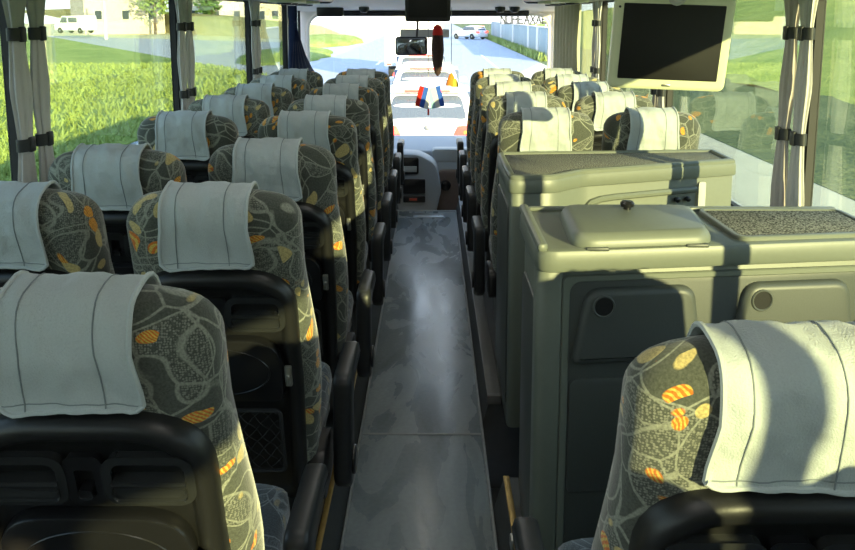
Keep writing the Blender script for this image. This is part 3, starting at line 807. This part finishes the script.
def item(name, cx_, cz_, w_, h_, mat, d0=.0, d1=.012, r=.01, par=None):
    b = MB(); b.slab(rrect(cx_, cz_, w_, h_, r), cw, 7.10-d1, 7.10+.01, .003); return b.build(name, mat, par or cs)
sp = item('screen_pocket', -.205, .345, .17, .15, M['black2'], d1=.014, r=.02)
b = MB(); b.slab(rrect(-.205, .318, .135, .05, .006), cw, 7.07, 7.09, .003); b.build('display', M['dash_lt'], sp)
rd = item('radio', -.16, .16, .20, .13, M['black2']); item('display_digits', -.17, .045, .07, .02, M['red_btn'], d1=.020, r=.004, par=item('control_unit', -.16, .045, .20, .06, M['black2']))
for z in (.18, .11, .04): item('switch', -.34, z, .11, .05, M['black'], r=.008)
item('ashtray', -.235, -.15, .22, .09, M['black2']); item('trim_bezel', -.235, -.15, .28, .14, M['dash'], d1=.008)
b = MB(); b.tube([(-.40+.17, -.10, .70), (-.36+.17, -.13, .66), (-.325+.17, -.14, .58)], .012, 8); b.build('lever', M['black'], cs)
# mirror, visor, hanging decorations
mr = thing('interior_mirror', 'rectangular black framed interior mirror in front of the windscreen', 'mirror', (-.205, 8.0, 1.395))
b = MB(); b.slab(rrect(0, 0, .32, .185, .03), XZ, -.02, .025, .01); b.build('housing', M['black'], mr)
b = MB(); b.slab(rrect(0, 0, .29, .155, .02), XZ, -.026, -.018, .002); b.build('mirror_face', M['mirror'], mr)
b = MB(); b.tube([(.05, .02, .05), (.06, .10, .18), (.06, .14, .33)], .012, 8); b.build('stem', M['black'], mr)
b = MB(); b.slab(rrect(-.075, 1.515, .50, .085, .01), XZ, 8.22, 8.232, .003)
tag(b.build('sun_visor', M['liner']), 'grey strip of lowered sun visor above the interior mirror', 'visor')
def hang(name, label, x, y, zt, zb):
    t = thing(name, label, 'hanging ornament', (x, y, zb)); b = MB(); b.tube([(0, 0, 0), (0, 0, zt-zb)], .004, 6); b.build('string', M['string'], t); return t
t = hang('pendant', 'long dark brown plush pendant with red top hanging before the windscreen', .055, 7.8, 1.80, 1.58)
b = MB(); b.lathe([(.004, -.47), (.03, -.44), (.050, -.34), (.062, -.22), (.055, -.10), (.04, -.02), (.01, .0)], ident, 16); b.build('plush_body', M['fur'], t)
b = MB(); b.lathe([(.045, -.10), (.052, -.06), (.04, .01), (.01, .03)], ident, 14); b.build('red_cap', M['red'], t)
t = hang('flag_pennant', 'small red, white and blue flag pennants hanging on a long string', -.035, 7.7, 1.80, .80)
def flag(name, mats, off, ang):
    for k, m in enumerate(mats):
        b = MB(); w = .045; b.slab([(-.066+k*w, .0), (-.066+(k+1)*w, .0), (-.066+(k+1)*w, .20), (-.066+k*w, .20)],
            lambda u, v, t_: Vector((off + u*math.cos(ang) + v*math.sin(ang), t_ + .01*math.sin(v*20), .21 - v*math.cos(ang) + u*math.sin(ang))), -.003, .003)
        b.build(name, m, t)
flag('flag', (M['red'], M['blue'], M['white']), -.02, -R(14)); flag('flag', (M['lblue'], M['white'], M['blue']), .045, R(14))
for e in (0, ):
    b = MB(); b.tube([(0, 0, -.06), (0, 0, 0)], .009, 8); b.build('tassel', M['red'], t)
t = hang('tassel_pennant', 'orange and yellow pennant hanging at the right of the flag pennants', .19, 7.9, 1.78, 1.10)
b = MB(); b.lathe([(.055, -.09), (.05, -.06), (.02, .02), (.006, .035)], ident, 14); b.build('tassel', M['orange'], t)
b = MB(); b.lathe([(.04, -.10), (.035, -.07), (.015, -.02)], lambda p: Vector((p[0]+.035, p[1]-.02, p[2])), 12); b.build('fringe', M['yellow'], t)

# ------------------------------------------------------------------ outside
RZ = -1.0
b = MB(); b.box(-6.4, 6.2, -30, 260, RZ-.2, RZ); struct(b.build('ground_road', M['asphalt']))
b = MB()
for y in range(-28, 250, 9): b.box(-3.1, -2.95, y, y+4, RZ, RZ+.006)
b.box(-6.25, -6.12, -30, 36, RZ, RZ+.006); b.box(3.3, 3.42, -30, 55, RZ, RZ+.006)
tag(b.build('lane_marking', M['line']), 'white painted lane lines on the road outside', 'road marking', kind='stuff')
def patch(name, pts, z0, mat, th_=.2):
    b = MB(); b.slab(pts, XYZ, z0-th_, z0); return struct(b.build(name, mat))
patch('ground_verge', [(-6.4, -30), (-6.4, 34), (-10, 40), (-40, 88), (-80, 150), (-160, 150), (-160, -30)], RZ+.03, M['grass'])
patch('ground_side_road', [(-6.4, 34), (-6.4, 75), (-28, 105), (-80, 180), (-80, 150), (-40, 88), (-10, 40)], RZ+.005, M['asphalt2'])
# far bank behind the side road
b = MB(); P = [(-6.6, 76), (-28, 106), (-80, 181)]; rings = []
for q, (dx, dz) in enumerate(((0, -.1), (0, .03), (-2, .5), (-8, 1.6), (-30, 2.6), (-90, 4))):
    rings.append([Vector((x+dx*.6, y-dx*.8, RZ+dz)) for x, y in P])
b.loft(rings, closed=False); struct(b.build('ground_bank', M['dry'], smooth=True))
patch('ground_far_left', [(-160, 180), (-6.4, 75), (-6.4, 260), (-160, 260)], RZ+.02, M['dry'])
# green mounds at the roadside in front
def mound(label, x, y, rx, ry, h, mat, seed):
    rnd = random.Random(seed); b = MB(); rings = []
    for i in range(9):
        f = i/8; k = math.cos(f*PI/2)**.8 if i < 8 else .02
        rings.append([Vector((rx*k*math.cos(2*PI*j/30)*(1+.08*math.sin(j*2.3+seed)), ry*k*math.sin(2*PI*j/30), h*math.sin(f*PI/2)+.04*rnd.random())) for j in range(30)])
    b.loft(rings); o = tag(b.build('grass_mound', mat), label, 'mound'); o.location = (x, y, RZ); return o
mound('long green grass mound by the left roadside, nearer the bus', -9.3, 52, 2.6, 9, .55, M['grass'], 1)
mound('low green grass mound farther along the left roadside', -10.5, 78, 3.6, 12, .8, M['grass'], 2)
# right side: verge, bank and wall
patch('ground_pavement_right', [(2.2, -30), (8.4, -30), (8.4, 46), (6.2, 46), (2.2, 30)], RZ+.008, M['paving'], .005)
patch('ground_verge_right', [(6.2, -30), (60, -30), (60, 260), (6.2, 260)], RZ+.02, M['scrub'])
b = MB(); rings = []
for x, z in ((12, 0), (15, .25), (19, 1.6), (26, 3.4), (40, 5.0), (70, 6.5)):
    rings.append([Vector((x + .3*math.sin(y*.3), y, RZ+z + .12*math.sin(y*.7+x))) for y in range(-30, 141, 2)])
b.loft(rings, closed=False); struct(b.build('ground_bank_right', M['bank']))
ww = thing('roadside_wall', 'pale blue panelled wall with white posts along the right of the road', 'wall', (7.05, 47, RZ))
b = MB(); b.box(-.1, .1, 0, 48, 0, 1.9, .02); b.build('panel', M['wallp'], ww)
for y in (6, 11, 22, 34): 
    b = MB(); b.box(-.16, .12, y-.5, y+.5, 0, 1.93, .02); b.build('post', M['wallw'], ww)
b = MB(); b.box(-.15, .15, 0, 48, 1.9, 1.97, .02); b.build('coping', M['wallw'], ww)
# grass strip before the wall
b = MB(); rnd = random.Random(4)
for k in range(2600):
    x = 6.28 + rnd.random()*.45; y = 47 + rnd.random()*48; h = .2 + rnd.random()*.4; a = rnd.random()*6.28; wd = .10
    p = Vector((x, y, RZ)); q = Vector((math.cos(a)*wd, math.sin(a)*wd, 0)); t_ = p + Vector((rnd.uniform(-.06, .06), rnd.uniform(-.2, .2), h))
    vs = [b.bm.verts.new(v) for v in (p-q, p+q, t_)]; b.face(vs)
tag(b.build('tall_grass', M['blade'], smooth=False), 'strip of tall grass along the foot of the pale wall', 'grass', kind='stuff')
# sign letters on a beam behind the wall
sg = thing('roof_sign', 'dark block letters on a raised beam above the pale wall', 'sign', (7.5, 66, RZ))
b = MB(); b.box(-1.9, 2.0, 0, .12, 1.98, 2.04, .01)
for x in (.3, 1.0, 1.8): b.box(x-.06, x+.06, .02, .14, 0, 2.0, .01)
b.build('support_beam', M['wallw'], sg)
def glyph(ch):
    S = {'N': [((0, 0), (0, 1)), ((0, 1), (.7, 0)), ((.7, 0), (.7, 1))], 'O': [((0, 0), (0, 1)), ((0, 1), (.7, 1)), ((.7, 1), (.7, 0)), ((.7, 0), (0, 0))],
         'H': [((0, 0), (0, 1)), ((.7, 0), (.7, 1)), ((0, .5), (.7, .5))], 'E': [((0, 0), (0, 1)), ((0, 1), (.62, 1)), ((0, .5), (.55, .5)), ((0, 0), (.62, 0))],
         'A': [((0, 0), (.35, 1)), ((.35, 1), (.7, 0)), ((.13, .38), (.57, .38))], 'X': [((0, 0), (.7, 1)), ((0, 1), (.7, 0))]}
    return S[ch]
for k, ch in enumerate('NOHEAXAE'):
    b = MB(); H_ = .62
    for (x0, z0), (x1, z1) in glyph(ch):
        p = Vector((x0*H_*.80, z0*H_)); q = Vector((x1*H_*.80, z1*H_)); d = (q-p).normalized(); nn = Vector((-d.y, d.x))*.058; p -= d*.05; q += d*.05
        pts = [p+nn, p-nn, q-nn, q+nn]
        b.slab([(v.x, v.y) for v in pts], lambda u, v, t_, k=k: Vector((-1.88 + k*.485 + u, -.06 + t_, 2.05+v)), 0, .06)
    b.build('letter', M['sign'], sg, smooth=False)

# grass blades on the left verge (uncountable)
b = MB(); rnd = random.Random(11)
for k in range(42000):
    y = 4 + 40*rnd.random()**1.3; x = -6.6 - (y*.75+6)*rnd.random()
    if y > 34 and x > -10 - (y-40)*.62: continue
    h = .08 + rnd.random()*.13; a = rnd.random()*6.28; wd = .012 + .0012*y
    p = Vector((x, y, RZ+.03)); q = Vector((math.cos(a)*wd, math.sin(a)*wd, 0)); t_ = p + Vector((rnd.uniform(-.12, .12), rnd.uniform(-.12, .12), h))
    b.face([b.bm.verts.new(v) for v in (p-q, p+q, t_)])
tag(b.build('grass_blades', M['blade'], smooth=False), 'tall bright green grass growing over the left verge', 'grass', kind='stuff')

# houses
def house(label, x, y, w, d, h, rh, rz, wm):
    t = thing('house', label, 'house', (x, y, RZ+1.0), rz)
    b = MB(); b.box(-w/2, w/2, -d/2, d/2, -1.5, h); b.build('wall', wm, t)
    b = MB(); b.slab([(-w/2-.5, h-.1), (w/2+.5, h-.1), (0, h+rh)], XZ, -d/2-.4, d/2+.4); b.build('roof', M['hroof'], t)
    for i in range(3):
        for f in range(2 if h > 4 else 1):
            xx = -w/2 + w*(i+.5)/3
            b = MB(); b.box(xx-.55, xx+.55, -d/2-.06, -d/2+.02, 1.0+f*2.8, 2.4+f*2.8, .02); wv = b.build('window', M['wallw'], t)
            b = MB(); b.box(xx-.45, xx+.45, -d/2-.08, -d/2, 1.1+f*2.8, 2.3+f*2.8); b.build('pane', M['hglass'], wv)
    b = MB(); b.box(w*.2, w*.2+.6, -.3, .3, h, h+rh+.6); b.build('chimney', M['hroof'], t)
house('cream two storey house with tiled roof beyond the left field', -46, 118, 11, 9, 5.4, 2.6, R(35), M['hwall'])
house('white house with tiled roof beyond the side road, seen in the second left window', -33, 122, 9, 8, 5.6, 2.6, R(20), M['hwall2'])
house('small ochre house nearest the main road beyond the side road', -24, 124, 6, 8, 5.0, 2.2, R(10), M['hwall'])
# trees
def tree(label, x, y, h, r, mat, seed, z=RZ+.8, n_=900):
    rnd = random.Random(seed); t = thing('tree', label, 'tree', (x, y, z))
    b = MB(); b.tube([(0, 0, -1), (.05, .02, h*.25), (-.05, .05, h*.5), (0, 0, h*.8)], .2, 8, taper=[.22, .18, .13, .05])
    for k in range(5):
        a = k*1.3; b.tube([(0, 0, h*.35+k*.3), (math.cos(a)*r*.5, math.sin(a)*r*.5, h*.55+k*.3)], .06, 6)
    b.build('trunk', M['bark'], t)
    b = MB(); lobes = [(Vector((rnd.uniform(-.5, .5)*r, rnd.uniform(-.5, .5)*r, h*rnd.uniform(.45, .85))), r*rnd.uniform(.4, .65)) for _ in range(8)]
    for k in range(n_):
        c, rr = lobes[k % 8]; dv = Vector((rnd.gauss(0, 1), rnd.gauss(0, 1), rnd.gauss(0, 1))).normalized()
        p = c + dv*rr*rnd.uniform(.55, 1.05); sz = .22 + .12*rnd.random()
        e1 = Vector((rnd.gauss(0, 1), rnd.gauss(0, 1), rnd.gauss(0, 1))).normalized(); e2 = e1.cross(dv).normalized()
        b.face([b.bm.verts.new(p + v) for v in (e1*sz, e2*sz*.6, -e1*sz, -e2*sz*.6)])
    b.build('foliage', mat, t, smooth=False)
tree('dark green tree left of the cream house beyond the field', -58, 112, 8, 3.4, M['leaf'], 3)
tree('pale green tree between the cream and white houses', -38.5, 112, 7, 2.8, M['leaf2'], 5)
tree('dark green tree in front of the white house beyond the side road', -30.5, 112, 5.5, 2.2, M['leaf'], 8)
tree('pale green tree at the corner beside the ochre house', -18, 118, 6, 2.6, M['leaf2'], 9)
tree('wide pale tree far left across the field', -72, 122, 9, 4.4, M['leaf2'], 12)
# lamp post on the left
t = thing('utility_pole', 'pale concrete utility pole standing beyond the left field', 'pole', (-36.5, 90, RZ))
b = MB(); b.tube([(0, 0, 0), (0, 0, 9)], .16, 10, taper=[.20, .12]); b.build('post', M['wallw'], t)
b = MB(); b.box(-.9, .9, -.06, .06, 8.2, 8.35, .02); b.build('crossarm', M['bark'], t)

# vehicles
def wheel(t, x, y, r=.33, w=.22):
    b = MB(); f = lambda p: Vector((x + p[2], y + p[0], r + p[1]))
    b.lathe([(r*.6, -w/2), (r*.95, -w/2), (r, -w*.35), (r, w*.35), (r*.95, w/2), (r*.6, w/2)], f, 22); o = b.build('wheel', M['tyre'], t)
    b = MB(); b.lathe([(.05, -w*.52), (r*.6, -w*.46), (r*.6, w*.46), (.05, w*.52)], f, 16); b.build('hub', M['metal'], o)
def car(label, loc, rz, paint, hgt=1.52, Lc=4.3):
    t = thing('car', label, 'car', loc, rz)
    def sec(y, a, z0, z1, e=4.2):
        return [Vector((x, y, (z0+z1)/2 + z)) for x, z in superell(a, (z1-z0)/2, 28, e)]
    b = MB(); b.loft([sec(y, a, z0, z1) for y, a, z0, z1 in ((-.02, .70, .38, .80), (.0, .82, .30, .95), (.10, .88, .25, 1.02), (.6, .90, .22, 1.03), (1.8, .90, .20, 1.0), (2.9, .90, .20, .97), (3.5, .89, .20, .93), (4.0, .86, .22, .84), (4.25, .78, .28, .70), (4.3, .66, .34, .62))])
    b.build('body', paint, t, ang=50)
    b = MB(); b.loft([sec(y, a, .92, z1, 4.6) for y, a, z1 in ((.13, .78, 1.02), (.22, .76, 1.22), (.40, .72, hgt-.06), (.60, .70, hgt), (1.4, .70, hgt+.02), (2.0, .69, hgt-.03), (2.45, .71, 1.28), (2.95, .76, .98))])
    b.build('cabin', paint, t, ang=50)
    b = MB(); g = rpoly([(-.66, 1.0, .06), (.66, 1.0, .06), (.56, hgt-.13, .12), (-.56, hgt-.13, .12)])
    b.slab(g, lambda u, v, q: Vector((u, .105 + (v-1.0)*.62 + q, v)), -.015, .06, .006); b.build('rear_window', M['carglass'], t)
    b = MB(); b.slab(rpoly([(2.80, 1.02, .03), (1.95, hgt-.10, .08), (.62, hgt-.10, .10), (.45, 1.04, .05)]), YZ, -.775, .775, .03); b.build('side_window', M['carglass'], t)
    b = MB(); b.slab(rpoly([(-.66, 1.02, .05), (.66, 1.02, .05), (.56, hgt-.10, .1), (-.56, hgt-.10, .1)]), lambda u, v, q: Vector((u, 2.88 - (v-1.0)*1.65 + q, v)), -.05, .03, .006); b.build('windscreen', M['carglass'], t)
    b = MB(); b.slab(rpoly([(-.62, hgt-.07, .02), (.62, hgt-.07, .02), (.58, hgt-.01, .02), (-.58, hgt-.01, .02)]), XZ, .20, .50, .01); sp_ = b.build('spoiler', paint, t)
    b = MB(); b.box(-.38, .38, .185, .22, hgt-.062, hgt-.025, .005); b.build('brake_lamp', M['tail'], sp_)
    for sx in (-1, 1):
        b = MB(); b.slab(rpoly([(sx*.42, .74, .03), (sx*.87, .74, .03), (sx*.86, .93, .05), (sx*.50, .90, .03)]), XZ, -.04, .12, .012); tl = b.build('tail_lamp', M['tail'], t)
        b = MB(); b.slab(rrect(sx*.66, .80, .12, .05, .02), XZ, -.05, -.03, .003); b.build('indicator', M['amber'], tl)
        b = MB(); b.box(sx*.92-.09, sx*.92+.09, 2.35, 2.45, .98, 1.10, .03); b.build('door_mirror', paint, t)
    b = MB(); b.slab(rpoly([(-.80, .30, .05), (.80, .30, .05), (.84, .56, .06), (-.84, .56, .06)]), XZ, -.07, .12, .02); b.build('bumper', paint, t)
    b = MB(); b.box(-.26, .26, -.045, -.02, .68, .79, .004); b.build('number_plate', M['plate'], t)
    b = MB(); b.lathe([(.05, 0), (.05, .02), (.01, .025)], lambda p: Vector((p[0], -.03-p[2], .88+p[1])), 16); b.build('badge', M['metal'], t)
    for sx in (-.80, .80):
        for y in (.75, 3.4): wheel(t, sx, y)
    return t
A = car('white hatchback stopped right ahead of the bus, red tail lamps lit', (-.08, 13.0, RZ), 0, M['carw'], 1.50)
B = dup(A, (-.15, 18.6, RZ), R(-1), 'white car second in the queue ahead, behind the nearest hatchback')
Cc = dup(A, (-.35, 25.0, RZ), R(1), 'bluish white car third in the queue, in front of the white truck')
D = dup(A, (5.6, 90, RZ), R(40), 'white car parked far ahead near the start of the pale wall')
# white box truck
t = thing('box_truck', 'white box truck ahead of the queue of cars', 'truck', (-.75, 33, RZ))
b = MB(); b.box(-1.2, 1.2, 0, 5.6, .62, 3.4, .03); b.build('cargo_box', M['carw'], t)
b = MB(); b.box(-1.05, 1.05, 5.75, 7.4, .6, 2.5, .12); b.build('cab', M['carw'], t)
b = MB(); b.box(-.5, .5, .2, 7.2, .45, .61, .02); b.build('chassis', M['frame_metal'], t)
for sx in (-1, 1):
    b = MB(); b.box(sx*.95-.16, sx*.95+.16, -.03, .02, .66, .74, .01); b.build('tail_lamp', M['red_btn'], t)
    for y in (1.2, 6.4): wheel(t, sx*.95, y, .45, .28)
# white van beyond the left field
t = thing('van', 'white van parked beyond the left field', 'van', (-42.5, 96, RZ+.55), R(70))
b = MB(); side = rpoly([(-2.4, .35, .1), (2.3, .35, .1), (2.35, 1.0, .15), (1.6, 1.25, .1), (1.15, 2.05, .15), (-2.35, 2.1, .15)], 5)
b.slab(side, YZ, -.95, .95, .06); b.build('body', M['carw'], t)
b = MB(); b.slab(rpoly([(1.45, 1.25, .04), (1.08, 1.9, .06), (.35, 1.9, .04), (.35, 1.25, .04)]), YZ, -.97, .97, .01); b.slab(rrect(-.5, 1.58, 1.3, .6, .06), YZ, -.97, .97, .01); b.build('side_window', M['carglass'], t)
for sx in (-.85, .85):
    for y in (-1.5, 1.5): wheel(t, sx, y, .35, .22)

# ------------------------------------------------------------------ light
wd = bpy.data.worlds.new('World'); sc.world = wd; wd.use_nodes = True
nt = wd.node_tree; bg = nt.nodes['Background']
tc = N(nt, 'ShaderNodeTexCoord'); sp_ = N(nt, 'ShaderNodeSeparateXYZ'); L(nt, tc.outputs['Generated'], sp_.inputs[0])
r = ramp(nt, sp_.outputs['Z'], [(0.0, (0.92, 0.96, 1.0)), (0.12, (0.80, 0.90, 1.0)), (0.6, (0.42, 0.62, 0.95))])
L(nt, r.outputs['Color'], bg.inputs['Color']); bg.inputs['Strength'].default_value = 1.5
sun = bpy.data.lights.new('Sun', 'SUN'); sun.energy = 9.0; sun.color = (1.0, 0.83, 0.42); sun.angle = R(.6)
so = bpy.data.objects.new('Sun', sun); C.objects.link(so)
travel = Vector((-.52, 1.0, -.253)).normalized()
so.rotation_euler = travel.to_track_quat('-Z', 'Y').to_euler()

# ------------------------------------------------------------------ camera
cam = bpy.data.cameras.new('Camera'); co = bpy.data.objects.new('Camera', cam); C.objects.link(co)
F = 800.0
cam.sensor_width = 36; cam.lens = F/855*36
co.location = (0, 0, 1.70); co.rotation_euler = (R(90-8.5), 0, math.atan(4.5/F))
cam.shift_y = -(275-134.6)/855; cam.clip_start = .02; cam.clip_end = 1000
sc.camera = co
sc.view_settings.view_transform = 'Standard'; sc.view_settings.look = 'None'; sc.view_settings.gamma = 1
sc.view_settings.use_curve_mapping = False; sc.view_settings.exposure = 1.12
